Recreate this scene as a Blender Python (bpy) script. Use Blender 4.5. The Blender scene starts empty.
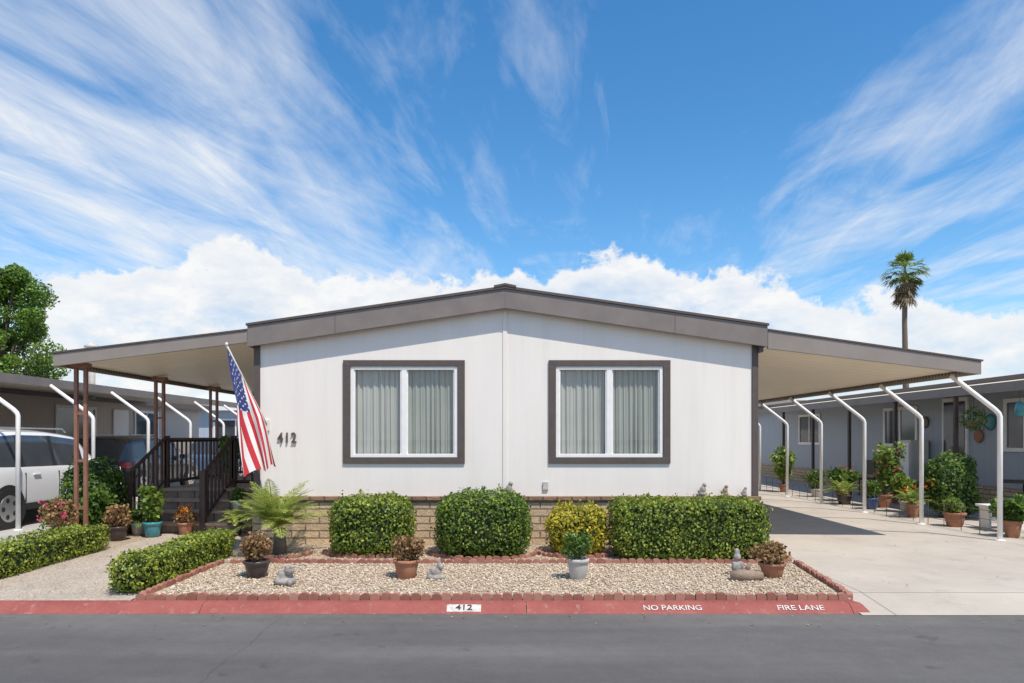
import bpy, bmesh, math, random
import numpy as np
from mathutils import Vector, Matrix
random.seed(7); rng=np.random.default_rng(7)
S=bpy.context.scene
# ------------------------------------------------------------------ helpers
def link(o,parent=None):
    S.collection.objects.link(o)
    if parent is not None: o.parent=parent
    return o
def empty(name):
    o=bpy.data.objects.new(name,None); o.empty_display_size=.2
    return link(o)
def mesh(name,v,f,m,parent=None,smooth=False,recalc=False,bevel=0,mi=None):
    me=bpy.data.meshes.new(name); me.from_pydata([tuple(p) for p in v],[],f)
    if recalc:
        bm=bmesh.new(); bm.from_mesh(me); bmesh.ops.recalc_face_normals(bm,faces=bm.faces); bm.to_mesh(me); bm.free()
    for a in (m if isinstance(m,(list,tuple)) else [m]): me.materials.append(a)
    if mi is not None: me.polygons.foreach_set('material_index',mi)
    if smooth: me.polygons.foreach_set('use_smooth',[True]*len(me.polygons))
    me.update()
    o=link(bpy.data.objects.new(name,me),parent)
    if bevel:
        b=o.modifiers.new('b','BEVEL'); b.width=bevel; b.segments=2; b.limit_method='ANGLE'
    return o
def box(name,x0,x1,y0,y1,z0,z1,m,parent=None,bevel=0):
    v=[(x,y,z) for x in(x0,x1) for y in(y0,y1) for z in(z0,z1)]
    f=[(0,1,3,2),(4,6,7,5),(0,4,5,1),(2,3,7,6),(0,2,6,4),(1,5,7,3)]
    return mesh(name,v,f,m,parent,recalc=True,bevel=bevel)
def prism(name,poly,y0,y1,m,parent=None,bevel=0):
    n=len(poly); v=[(x,y0,z) for x,z in poly]+[(x,y1,z) for x,z in poly]
    f=[tuple(range(n)),tuple(range(2*n-1,n-1,-1))]+[(i,(i+1)%n,n+(i+1)%n,n+i) for i in range(n)]
    return mesh(name,v,f,m,parent,recalc=True,bevel=bevel)
def sheet(name,x0,x1,y0,y1,z,m,parent=None):
    return mesh(name,[(x0,y0,z),(x1,y0,z),(x1,y1,z),(x0,y1,z)],[(0,1,2,3)],m,parent)
def tube_geo(pts,r,segs=8):
    pts=[Vector(p) for p in pts]; n=len(pts); rr=r if isinstance(r,(list,tuple)) else [r]*n
    v=[];f=[]
    for i,p in enumerate(pts):
        t=(pts[min(i+1,n-1)]-pts[max(i-1,0)]).normalized()
        a=Vector((0,1,0)) if abs(t.y)<.9 else Vector((1,0,0))
        u=t.cross(a).normalized(); w=t.cross(u)
        for k in range(segs):
            an=2*math.pi*k/segs; v.append(p+u*math.cos(an)*rr[i]+w*math.sin(an)*rr[i])
    for i in range(n-1):
        for k in range(segs):
            k2=(k+1)%segs; f.append((i*segs+k,i*segs+k2,(i+1)*segs+k2,(i+1)*segs+k))
    f.append(tuple(range(segs))); f.append(tuple(range((n-1)*segs,n*segs)))
    return v,f
def tube(name,pts,r,m,parent=None,segs=8):
    v,f=tube_geo(pts,r,segs); return mesh(name,v,f,m,parent,smooth=True,recalc=True)
def lathe(name,prof,cx,cy,cz,m,parent=None,segs=20):
    v=[];f=[];n=len(prof)
    for r,z in prof:
        for k in range(segs):
            a=2*math.pi*k/segs; v.append((cx+r*math.cos(a),cy+r*math.sin(a),cz+z))
    for i in range(n-1):
        for k in range(segs):
            k2=(k+1)%segs; f.append((i*segs+k,i*segs+k2,(i+1)*segs+k2,(i+1)*segs+k))
    f.append(tuple(range(segs))[::-1]); f.append(tuple(range((n-1)*segs,n*segs)))
    return mesh(name,v,f,m,parent,smooth=True)
# ------------------------------------------------------------------ materials
class NT:
    def __init__(s,nt): s.nt=nt
    def n(s,t,**k):
        x=s.nt.nodes.new(t)
        for a,b in k.items(): setattr(x,a,b)
        return x
    def l(s,a,b): s.nt.links.new(a,b)
    def setin(s,sock,v):
        if isinstance(v,bpy.types.NodeSocket): s.l(v,sock)
        else: sock.default_value=v
    def math(s,op,a,b=None,c=None,clamp=False):
        x=s.n('ShaderNodeMath',operation=op,use_clamp=clamp)
        s.setin(x.inputs[0],a)
        if b is not None: s.setin(x.inputs[1],b)
        if c is not None: s.setin(x.inputs[2],c)
        return x.outputs[0]
    def mix(s,fac,a,b,blend='MIX'):
        x=s.n('ShaderNodeMix',data_type='RGBA',blend_type=blend)
        s.setin(x.inputs[0],fac); s.setin(x.inputs[6],a); s.setin(x.inputs[7],b)
        return x.outputs[2]
    def noise(s,vec,scale,detail=4,rough=.55,dist=0):
        x=s.n('ShaderNodeTexNoise'); 
        if vec is not None: s.l(vec,x.inputs['Vector'])
        x.inputs['Scale'].default_value=scale; x.inputs['Detail'].default_value=detail
        x.inputs['Roughness'].default_value=rough; x.inputs['Distortion'].default_value=dist
        return x.outputs[0]
    def ramp(s,fac,stops,interp='LINEAR'):
        x=s.n('ShaderNodeValToRGB'); x.color_ramp.interpolation=interp
        e=x.color_ramp.elements
        while len(e)<len(stops): e.new(.5)
        for i,(p,c) in enumerate(stops):
            e[i].position=p; e[i].color=c if len(c)==4 else (*c,1)
        s.l(fac,x.inputs[0]); return x.outputs[0]
    def combine(s,a,b,c):
        x=s.n('ShaderNodeCombineXYZ'); s.setin(x.inputs[0],a); s.setin(x.inputs[1],b); s.setin(x.inputs[2],c); return x.outputs[0]
    def vscale(s,vec,sc):
        x=s.n('ShaderNodeVectorMath',operation='MULTIPLY'); s.l(vec,x.inputs[0]); x.inputs[1].default_value=sc; return x.outputs[0]
def c4(c): return (c[0],c[1],c[2],1)
def newmat(name):
    m=bpy.data.materials.new(name); m.use_nodes=True
    nt=NT(m.node_tree); b=m.node_tree.nodes['Principled BSDF']
    g=nt.n('ShaderNodeNewGeometry'); return m,nt,b,g
def mat(name,col,rough=.6,var=.15,scale=6,bump=0,bscale=60,metal=0,spec=.5,col2=None,stretch=None):
    m,nt,b,g=newmat(name); pos=g.outputs['Position']
    if stretch: pos=nt.vscale(pos,stretch)
    n=nt.noise(pos,scale,4,.6)
    lo=tuple(x*(1-var) for x in col); hi=tuple(min(1,x*(1+var)) for x in (col2 or col))
    c=nt.ramp(n,[(.3,lo),(.7,hi)])
    nt.l(c,b.inputs['Base Color']); b.inputs['Roughness'].default_value=rough
    b.inputs['Metallic'].default_value=metal; b.inputs['Specular IOR Level'].default_value=spec
    if bump:
        n2=nt.noise(pos,bscale,3,.6); bp=nt.n('ShaderNodeBump'); bp.inputs['Strength'].default_value=bump; bp.inputs['Distance'].default_value=.01
        nt.l(n2,bp.inputs['Height']); nt.l(bp.outputs[0],b.inputs['Normal'])
    return m
def leafmat(name,dark,light,mid=None,trans=.25,clump=3.0):
    m,nt,b,g=newmat(name)
    r=g.outputs['Random Per Island']
    n=nt.noise(g.outputs['Position'],clump,2)
    f=nt.math('ADD',nt.math('MULTIPLY',r,.7),nt.math('MULTIPLY',n,.9)); f=nt.math('SUBTRACT',f,.28)
    st=[(.1,dark),(.9,light)] if mid is None else [(.1,dark),(.5,mid),(.9,light)]
    c=nt.ramp(f,st); nt.l(c,b.inputs['Base Color']); b.inputs['Roughness'].default_value=.5; b.inputs['Specular IOR Level'].default_value=.4
    t=nt.n('ShaderNodeBsdfTranslucent'); nt.l(c,t.inputs[0]); mx=nt.n('ShaderNodeMixShader'); mx.inputs[0].default_value=trans
    out=m.node_tree.nodes['Material Output']; nt.l(b.outputs[0],mx.inputs[1]); nt.l(t.outputs[0],mx.inputs[2]); nt.l(mx.outputs[0],out.inputs[0])
    return m
def islandmat(name,stops,rough=.8,bump=0):
    m,nt,b,g=newmat(name); c=nt.ramp(g.outputs['Random Per Island'],stops)
    n=nt.noise(g.outputs['Position'],40,2); c=nt.mix(.35,c,nt.ramp(n,[(.3,(.5,.5,.5)),(.7,(1,1,1))]),'MULTIPLY')
    nt.l(c,b.inputs['Base Color']); b.inputs['Roughness'].default_value=rough; return m

def siding(name,col,pitch=.2032,depth=.5,gw=.05,axis=0,gd=.3):
    m,nt,b,g=newmat(name); sp=nt.n('ShaderNodeSeparateXYZ'); nt.l(g.outputs['Position'],sp.inputs[0])
    x=nt.math('FRACT',nt.math('ADD',nt.math('DIVIDE',sp.outputs[axis],pitch),100.03))
    d=nt.math('ABSOLUTE',nt.math('SUBTRACT',x,.5)); gr=nt.math('GREATER_THAN',gw*.5,d)
    n=nt.noise(nt.vscale(g.outputs['Position'],(1,1,.25)),3,5,.6)
    n2=nt.noise(nt.vscale(g.outputs['Position'],(60,60,4)),1,3,.6)
    c=nt.ramp(n,[(.3,tuple(v*.94 for v in col)),(.7,col)])
    c=nt.mix(nt.math('MULTIPLY',gr,gd),c,c4(tuple(v*.45 for v in col)))
    streak=nt.ramp(nt.noise(nt.vscale(g.outputs['Position'],(7,7,.35)),1,4,.6),[(.5,(0,0,0)),(.8,(1,1,1))])
    c=nt.mix(nt.math('MULTIPLY',streak,.14),c,c4((.45,.41,.35)))
    dz=nt.math('MULTIPLY',nt.math('SUBTRACT',1.0,sp.outputs[2],clamp=True),nt.math('MULTIPLY',n,.7))
    c=nt.mix(dz,c,c4((.42,.38,.32)))
    nt.l(c,b.inputs['Base Color']); b.inputs['Roughness'].default_value=.55
    h=nt.math('SUBTRACT',nt.math('MULTIPLY',n2,.25),gr); bp=nt.n('ShaderNodeBump'); bp.inputs['Strength'].default_value=depth; bp.inputs['Distance'].default_value=.006
    nt.l(h,bp.inputs['Height']); nt.l(bp.outputs[0],b.inputs['Normal']); return m
def brickmat(name,c1,c2,mortar,bw,bh,ms=.012,swap='xz'):
    m,nt,b,g=newmat(name); sp=nt.n('ShaderNodeSeparateXYZ'); nt.l(g.outputs['Position'],sp.inputs[0])
    xx=nt.math('ADD',sp.outputs[0],sp.outputs[1]) if swap=='xz' else sp.outputs[0]
    vec=nt.combine(xx,sp.outputs[2] if swap=='xz' else sp.outputs[1],0)
    t=nt.n('ShaderNodeTexBrick'); nt.l(vec,t.inputs['Vector']); t.inputs['Color1'].default_value=c4(c1); t.inputs['Color2'].default_value=c4(c2); t.inputs['Mortar'].default_value=c4(mortar)
    t.inputs['Scale'].default_value=1; t.inputs['Brick Width'].default_value=bw; t.inputs['Row Height'].default_value=bh; t.inputs['Mortar Size'].default_value=ms; t.inputs['Mortar Smooth'].default_value=.4
    n=nt.noise(g.outputs['Position'],14,4,.65); c=nt.mix(.6,t.outputs[0],nt.ramp(n,[(.3,(.6,.56,.5)),(.7,(1.2,1.15,1.1))]),'MULTIPLY')
    nt.l(c,b.inputs['Base Color']); b.inputs['Roughness'].default_value=.9
    h=nt.math('ADD',nt.math('MULTIPLY',t.outputs[1],-1),nt.math('MULTIPLY',nt.noise(g.outputs['Position'],40,3),.6)); bp=nt.n('ShaderNodeBump'); bp.inputs['Strength'].default_value=.9; bp.inputs['Distance'].default_value=.02
    nt.l(h,bp.inputs['Height']); nt.l(bp.outputs[0],b.inputs['Normal']); return m
def asphalt():
    m,nt,b,g=newmat('asphalt'); p=g.outputs['Position']
    big=nt.noise(nt.vscale(p,(.35,1,1)),.9,4,.6); fine=nt.noise(p,160,2,.7); mid=nt.noise(p,7,5,.7)
    c=nt.ramp(big,[(.3,(.094,.090,.088)),(.7,(.138,.133,.128))])
    c=nt.mix(.6,c,nt.ramp(fine,[(.3,(.6,.6,.6)),(.7,(1.35,1.35,1.35))]),'MULTIPLY')
    c=nt.mix(.5,c,nt.ramp(mid,[(.3,(.82,.82,.82)),(.7,(1.15,1.15,1.15))]),'MULTIPLY')
    sp=nt.n('ShaderNodeSeparateXYZ'); nt.l(p,sp.inputs[0])
    wob=nt.math('MULTIPLY',nt.noise(p,1.7,3),.25)
    for x0 in(-2.05,4.9):
        k=nt.math('LESS_THAN',nt.math('ABSOLUTE',nt.math('SUBTRACT',nt.math('ADD',sp.outputs[0],wob),x0+.12)),.009)
        c=nt.mix(nt.math('MULTIPLY',k,.25),c,c4((.035,.035,.037)))
    lane=nt.ramp(nt.noise(nt.combine(nt.math('MULTIPLY',sp.outputs[0],.05),nt.math('MULTIPLY',sp.outputs[1],1.2),0),1.5,3),[(.35,(.86,.86,.87)),(.65,(1.1,1.1,1.09))]); c=nt.mix(1,c,lane,'MULTIPLY')
    sp_=nt.ramp(nt.noise(p,3.1,2),[(.68,(0,0,0)),(.72,(1,1,1))]); c=nt.mix(nt.math('MULTIPLY',sp_,.35),c,c4((.04,.04,.042)))
    gut=nt.math('MULTIPLY',nt.math('SUBTRACT',sp.outputs[1],5.85),1.4,clamp=True); gut=nt.math('MULTIPLY',gut,nt.math('MULTIPLY',mid,.8))
    c=nt.mix(gut,c,c4((.20,.18,.16)))
    nt.l(c,b.inputs['Base Color']); b.inputs['Roughness'].default_value=.85; b.inputs['Specular IOR Level'].default_value=.3
    bp=nt.n('ShaderNodeBump'); bp.inputs['Strength'].default_value=.5; bp.inputs['Distance'].default_value=.006; nt.l(fine,bp.inputs['Height']); nt.l(bp.outputs[0],b.inputs['Normal']); return m
def concrete(name,lo,hi,jx=0,jy=0,ox=0,oy=0):
    m,nt,b,g=newmat(name); p=g.outputs['Position']
    n=nt.noise(p,.8,5,.65); f=nt.noise(p,90,2,.7); c=nt.ramp(n,[(.3,lo),(.72,hi)])
    c=nt.mix(.35,c,nt.ramp(f,[(.3,(.75,.75,.75)),(.7,(1.15,1.15,1.15))]),'MULTIPLY')
    st=nt.ramp(nt.noise(p,2.2,4,.7),[(.55,(0,0,0)),(.75,(1,1,1))]); c=nt.mix(nt.math('MULTIPLY',st,.35),c,c4(tuple(v*.5 for v in lo)))
    if jx:
        sp=nt.n('ShaderNodeSeparateXYZ'); nt.l(p,sp.inputs[0])
        for ax,j,o in((0,jx,ox),(1,jy,oy)):
            q=nt.math('FRACT',nt.math('ADD',nt.math('DIVIDE',nt.math('SUBTRACT',sp.outputs[ax],o),j),50.))
            k=nt.math('LESS_THAN',q,.016/j); c=nt.mix(nt.math('MULTIPLY',k,.6),c,c4((.09,.085,.08)))
    nt.l(c,b.inputs['Base Color']); b.inputs['Roughness'].default_value=.9
    bp=nt.n('ShaderNodeBump'); bp.inputs['Strength'].default_value=.3; bp.inputs['Distance'].default_value=.004; nt.l(f,bp.inputs['Height']); nt.l(bp.outputs[0],b.inputs['Normal']); return m
def aggregate(name,stops,scale):
    m,nt,b,g=newmat(name); v=nt.n('ShaderNodeTexVoronoi'); nt.l(g.outputs['Position'],v.inputs['Vector']); v.inputs['Scale'].default_value=scale
    sp=nt.n('ShaderNodeSeparateColor'); nt.l(v.outputs['Color'],sp.inputs[0]); c=nt.ramp(sp.outputs[0],stops)
    c=nt.mix(.5,c,nt.ramp(nt.noise(g.outputs['Position'],1.5,4),[(.3,(.7,.7,.7)),(.7,(1.1,1.1,1.1))]),'MULTIPLY')
    nt.l(c,b.inputs['Base Color']); b.inputs['Roughness'].default_value=.9
    bp=nt.n('ShaderNodeBump',invert=True); bp.inputs['Strength'].default_value=.6; bp.inputs['Distance'].default_value=.01; nt.l(v.outputs['Distance'],bp.inputs['Height']); nt.l(bp.outputs[0],b.inputs['Normal']); return m
def ribmat(name,col,pitch,axis=1):
    m,nt,b,g=newmat(name); sp=nt.n('ShaderNodeSeparateXYZ'); nt.l(g.outputs['Position'],sp.inputs[0])
    x=nt.math('FRACT',nt.math('DIVIDE',sp.outputs[axis],pitch)); k=nt.math('LESS_THAN',x,.08)
    n=nt.noise(g.outputs['Position'],2,3); c=nt.ramp(n,[(.3,tuple(v*.93 for v in col)),(.7,col)]); c=nt.mix(nt.math('MULTIPLY',k,.3),c,c4(tuple(v*.4 for v in col)))
    nt.l(c,b.inputs['Base Color']); b.inputs['Roughness'].default_value=.45
    bp=nt.n('ShaderNodeBump',invert=True); bp.inputs['Strength'].default_value=.5; bp.inputs['Distance'].default_value=.02; nt.l(k,bp.inputs['Height']); nt.l(bp.outputs[0],b.inputs['Normal']); return m
def glassmat():
    m=bpy.data.materials.new('window_glass'); m.use_nodes=True; nt=NT(m.node_tree); nd=m.node_tree.nodes; nd.remove(nd['Principled BSDF'])
    t=nt.n('ShaderNodeBsdfTransparent'); t.inputs[0].default_value=(.90,.93,.92,1); gl=nt.n('ShaderNodeBsdfGlossy'); gl.inputs['Roughness'].default_value=.01
    g=nt.n('ShaderNodeNewGeometry'); dp=nt.n('ShaderNodeVectorMath',operation='DOT_PRODUCT'); nt.l(g.outputs['Normal'],dp.inputs[0]); nt.l(g.outputs['Incoming'],dp.inputs[1])
    fr=nt.math('ADD',nt.math('MULTIPLY',nt.math('POWER',nt.math('SUBTRACT',1,nt.math('ABSOLUTE',dp.outputs['Value'])),5),.85),.09)
    mx=nt.n('ShaderNodeMixShader'); nt.l(fr,mx.inputs[0]); nt.l(t.outputs[0],mx.inputs[1]); nt.l(gl.outputs[0],mx.inputs[2]); nt.l(mx.outputs[0],nd['Material Output'].inputs[0]); return m

M_wall=siding('white_siding',(.82,.765,.70),.305,.12,.018,0,.08)
M_white=mat('white_paint',(.80,.78,.75),.45,.05,8)
M_fascia=mat('taupe_fascia',(.20,.168,.15),.5,.12,3,.05,30)
M_fascia2=mat('taupe_metal_fascia',(.26,.22,.19),.45,.08,3)
M_brown=mat('dark_brown_trim',(.095,.072,.062),.5,.12,10)
M_under=ribmat('cream_underside',(.90,.79,.61),.305)
M_roof=mat('roof_shingle',(.16,.14,.13),.9,.2,30)
M_skirt=brickmat('slump_block',(.62,.48,.32),(.52,.40,.27),(.25,.19,.13),.40,.105,.012)
M_cap=brickmat('cap_block',(.30,.19,.125),(.23,.14,.095),(.12,.09,.07),.21,.3,.012)
M_asph=asphalt()
M_drive=concrete('driveway_concrete',(.39,.345,.29),(.50,.445,.375),3.9,4.2,3.6,6.9)
M_slab=concrete('slab_concrete',(.36,.34,.31),(.47,.44,.40),3,3)
M_path=aggregate('aggregate_path',[(0,(.28,.23,.18)),(.5,(.42,.355,.285)),(1,(.57,.49,.40))],75)
M_gravel_base=aggregate('gravel_base',[(0,(.25,.19,.13)),(.5,(.42,.34,.25)),(1,(.6,.5,.38))],45)
M_soil=aggregate('bed_soil',[(0,(.20,.145,.10)),(.5,(.36,.28,.20)),(1,(.50,.41,.31))],60)
M_pebble=islandmat('pebbles',[(0,(.30,.20,.13)),(.25,(.52,.40,.27)),(.55,(.68,.56,.41)),(.8,(.42,.35,.28)),(1,(.82,.72,.57))])
M_redbrick=islandmat('red_edging_brick',[(0,(.25,.10,.07)),(.5,(.35,.15,.105)),(1,(.43,.22,.16))])
# faded, dusty red kerb paint with bare concrete showing through
def curbmat():
    m,nt,b,g=newmat('red_curb_paint'); p=g.outputs['Position']
    c=nt.ramp(nt.noise(p,2.5,5,.65),[(.3,(.24,.055,.045)),(.7,(.33,.095,.075))])
    c=nt.mix(.5,c,nt.ramp(nt.noise(p,60,3,.7),[(.3,(.7,.7,.7)),(.7,(1.2,1.2,1.2))]),'MULTIPLY')
    c=nt.mix(nt.math('MULTIPLY',nt.ramp(nt.noise(p,13,5,.75),[(.56,(0,0,0)),(.68,(1,1,1))]),.45),c,c4((.34,.26,.22)))
    nt.l(c,b.inputs['Base Color']); b.inputs['Roughness'].default_value=.8; return m
M_redcurb=curbmat()
M_marking=mat('white_marking_paint',(.52,.48,.44),.6,.3,25)
M_black=mat('black_paint',(.02,.02,.02),.5,.1)
M_ground=concrete('park_ground',(.22,.20,.17),(.32,.29,.25))
M_glass=glassmat()
def fabric(name,col,tr):
    m=mat(name,col,.9,.06,2); nt=NT(m.node_tree); b=m.node_tree.nodes['Principled BSDF']; src=b.inputs['Base Color'].links[0].from_socket
    t=nt.n('ShaderNodeBsdfTranslucent'); nt.l(src,t.inputs[0]); mx=nt.n('ShaderNodeMixShader'); mx.inputs[0].default_value=tr
    nt.l(b.outputs[0],mx.inputs[1]); nt.l(t.outputs[0],mx.inputs[2]); nt.l(mx.outputs[0],m.node_tree.nodes['Material Output'].inputs[0]); return m
M_curtain=fabric('curtain_fabric',(.42,.435,.395),.1)
M_curtain2=fabric('sheer_fabric',(.55,.54,.50),.1)
M_dark=mat('dark_interior',(.02,.02,.02),.9,.1)
M_post=mat('rust_brown_post',(.25,.115,.075),.55,.2,8)
M_deck=mat('deck_boards',(.34,.22,.15),.7,.25,6,.2,40,stretch=(8,1,1))
M_rail=mat('dark_railing_wood',(.075,.048,.038),.6,.2,10)
M_terra=mat('terracotta',(.36,.16,.09),.75,.2,10,.1,40)
M_darkpot=mat('glazed_dark_pot',(.06,.045,.04),.3,.2,10)
M_greypot=mat('grey_pot',(.46,.44,.41),.7,.15,10,.1,40)
M_teal=mat('teal_glaze',(.06,.25,.28),.25,.15,10)
M_bluepot=mat('blue_glaze',(.05,.10,.25),.25,.15,10)
M_stone=mat('figurine_stone',(.30,.275,.25),.85,.35,30,.3,60)
M_wood=mat('driftwood',(.26,.19,.14),.85,.3,20,.3,60,stretch=(1,1,5))
M_bark=mat('bark',(.16,.12,.09),.9,.3,12,.5,30)
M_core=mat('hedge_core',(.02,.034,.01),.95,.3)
M_hedge=leafmat('boxwood_leaf',(.035,.075,.012),(.30,.39,.05),(.11,.19,.025),.3,6)
M_hedge2=leafmat('boxwood_leaf_light',(.05,.09,.014),(.40,.45,.06),(.16,.235,.03),.3,5)
M_low=leafmat('low_hedge_leaf',(.06,.10,.018),(.44,.48,.06),(.20,.27,.035),.3,6)
M_yel=leafmat('golden_leaf',(.12,.16,.02),(.68,.56,.05),(.44,.39,.035),.3,6)
M_green=leafmat('green_leaf',(.035,.08,.018),(.23,.35,.06),(.10,.19,.032),.35,4)
M_lime=leafmat('lime_leaf',(.08,.15,.025),(.34,.44,.08),None,.35,5)
M_red=leafmat('bronze_leaf',(.14,.08,.035),(.44,.30,.12),(.30,.17,.08),.25,6)
M_olive=leafmat('palm_leaf',(.14,.20,.03),(.52,.56,.14),(.30,.38,.08),.35,5)
M_tree=leafmat('tree_leaf',(.04,.09,.016),(.26,.40,.055),(.12,.23,.032),.35,.7)
M_far=leafmat('distant_foliage',(.04,.075,.035),(.12,.19,.07),None,.2,.3)
M_thatch=leafmat('dead_frond',(.18,.13,.07),(.40,.31,.19),None,.15,2)
M_pink=leafmat('pink_petals',(.45,.04,.10),(.75,.12,.22),None,.2,8)
M_orange=leafmat('orange_petals',(.6,.14,.02),(.8,.35,.04),None,.2,8)

# ------------------------------------------------------------------ foliage tools
def nrm(a): return a/np.maximum(np.linalg.norm(a,axis=1,keepdims=True),1e-9)
def leaf_arrays(P,N,size,width=.34,w=1.0,fold=.12):
    n=len(P); R=nrm(N*w+rng.normal(size=(n,3))*.6); T=nrm(np.cross(R,rng.normal(size=(n,3)))); B=np.cross(R,T)
    L=(size*rng.uniform(.6,1.35,n))[:,None]
    v=np.stack([P,P+T*L*.5+B*L*width+R*L*fold,P+T*L,P+T*L*.5-B*L*width+R*L*fold],1).reshape(-1,3)
    return v
def quads(name,v,m,parent):
    n=len(v)//4; me=bpy.data.meshes.new(name); me.vertices.add(len(v)); me.vertices.foreach_set('co',v.astype(np.float32).ravel())
    me.loops.add(n*4); me.loops.foreach_set('vertex_index',np.arange(n*4,dtype=np.int32)); me.polygons.add(n)
    me.polygons.foreach_set('loop_start',np.arange(0,n*4,4,dtype=np.int32)); me.update(calc_edges=True); me.materials.append(m)
    return link(bpy.data.objects.new(name,me),parent)
def lumps(P,seed,f):
    r=np.random.default_rng(seed); o=np.zeros(len(P))
    for k in range(5):
        d=r.normal(size=3)*f*(1+k*.5); o+=np.sin(P@d+r.uniform(0,6.28))/(1+k*.6)
    return o/2.6
def hedge(name,cx,cy,z0,rx,ry,h,p,m,n,size,seed=1,amp=.035,core=M_core,spr=True):
    E=empty(name); R=np.array([rx,ry,h/2]); C=np.array([cx,cy,z0+h/2])
    A=np.array([ry*h,rx*h,rx*ry*1.4]); A=A/A.sum(); ax=rng.choice(3,n,p=A); q=rng.uniform(-1,1,(n,3)); q[np.arange(n),ax]=np.sign(rng.uniform(-1,1,n))
    q/= (np.abs(q)**p).sum(1,keepdims=True)**(1/p)
    N=nrm(np.sign(q)*np.abs(q)**(p-1)/R); P=C+q*R
    d=lumps(P,seed,6)*amp-rng.uniform(0,1,n)**2*.08+ (rng.uniform(0,1,n)<.06)*rng.uniform(0,.05,n)
    P=P+N*d[:,None]; P[:,2]=np.maximum(P[:,2],z0+.01)
    quads('leaves',leaf_arrays(P,N,size),m,E)
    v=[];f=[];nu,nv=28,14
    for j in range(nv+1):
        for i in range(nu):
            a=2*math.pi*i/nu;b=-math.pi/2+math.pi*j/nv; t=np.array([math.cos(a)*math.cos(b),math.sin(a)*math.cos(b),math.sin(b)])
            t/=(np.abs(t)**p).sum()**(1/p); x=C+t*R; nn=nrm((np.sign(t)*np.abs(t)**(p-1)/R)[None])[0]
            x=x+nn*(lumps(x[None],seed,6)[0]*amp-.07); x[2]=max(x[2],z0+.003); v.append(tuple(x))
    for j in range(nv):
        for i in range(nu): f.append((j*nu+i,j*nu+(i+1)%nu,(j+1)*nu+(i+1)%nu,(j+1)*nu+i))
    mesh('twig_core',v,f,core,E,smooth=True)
    for k in range(3):
        xx=cx+random.uniform(-.5,.5)*rx; tube('stem',[(xx,cy,z0-.02),(xx+.02,cy,z0+h*.4)],[.02,.015],M_bark,E,6)
    if spr:
        for k in range(int(5+rx*3)):
            sx=cx+random.uniform(-.7,.7)*rx; sy=cy+random.uniform(-.6,.6)*ry; hh=random.uniform(.025,.065)
            quads('sprig',clump((sx,sy,z0+h*.99+hh*.4),hh,14,size,(.5,.5,1),w=.3),m,E)
    return E
def clump(C,r,n,size,sq=(1,1,1),w=.8):
    d=nrm(rng.normal(size=(n,3))); rad=rng.uniform(.35,1,n)**.5; rr=np.array(sq)*r
    P=np.array(C)+d*rad[:,None]*rr*(1+.18*lumps(d,int(abs(C[0]*77+C[2]*31))%999,3)[:,None])
    return leaf_arrays(P,d,size,w=w)
def frond_arrays(base,az,L,el,droop,ll,nl,wid=.014,vee=.5):
    out=[]; p=np.array(base,float); st=L/nl
    for i in range(nl):
        t=i/nl; e=el-droop*t**1.3; d=np.array([math.cos(az)*math.cos(e),math.sin(az)*math.cos(e),math.sin(e)])
        side=np.array([-math.sin(az),math.cos(az),0]); up=np.cross(side,d)*-1
        if up[2]<0: up=-up
        q=p+d*st
        out+= [p-side*.006,p+side*.006,q+side*.005,q-side*.005]
        if t>.1:
            l=ll*math.sin(math.pi*min(1,.12+t*.9))**.6*random.uniform(.85,1.1)
            for s in(-1,1):
                ld=side*s*.85+d*.65+up*vee*random.uniform(.2,1)*.6; ld=ld/np.linalg.norm(ld); ld2=ld-np.array([0,0,.35])
                wv=d*wid
                out+=[p-wv*.5,p+ld*l*.5+wv*.7,p+ld*l*.5+ld2*l*.5,p+ld*l*.5-wv*.6]
        p=q
    return out
def pot(E,x,y,z,r,h,m):
    lathe('pot',[(r*.62,0),(r*.70,h*.05),(r*.92,h*.72),(r*.93,h*.8),(r*1.04,h*.82),(r*1.05,h*.97),(r*.98,h),(r*.88,h*.98),(r*.86,h*.88)],x,y,z,m,E)
    lathe('soil',[(r*.86,h*.87),(r*.4,h*.9)],x,y,z,M_soil,E,12)
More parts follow.
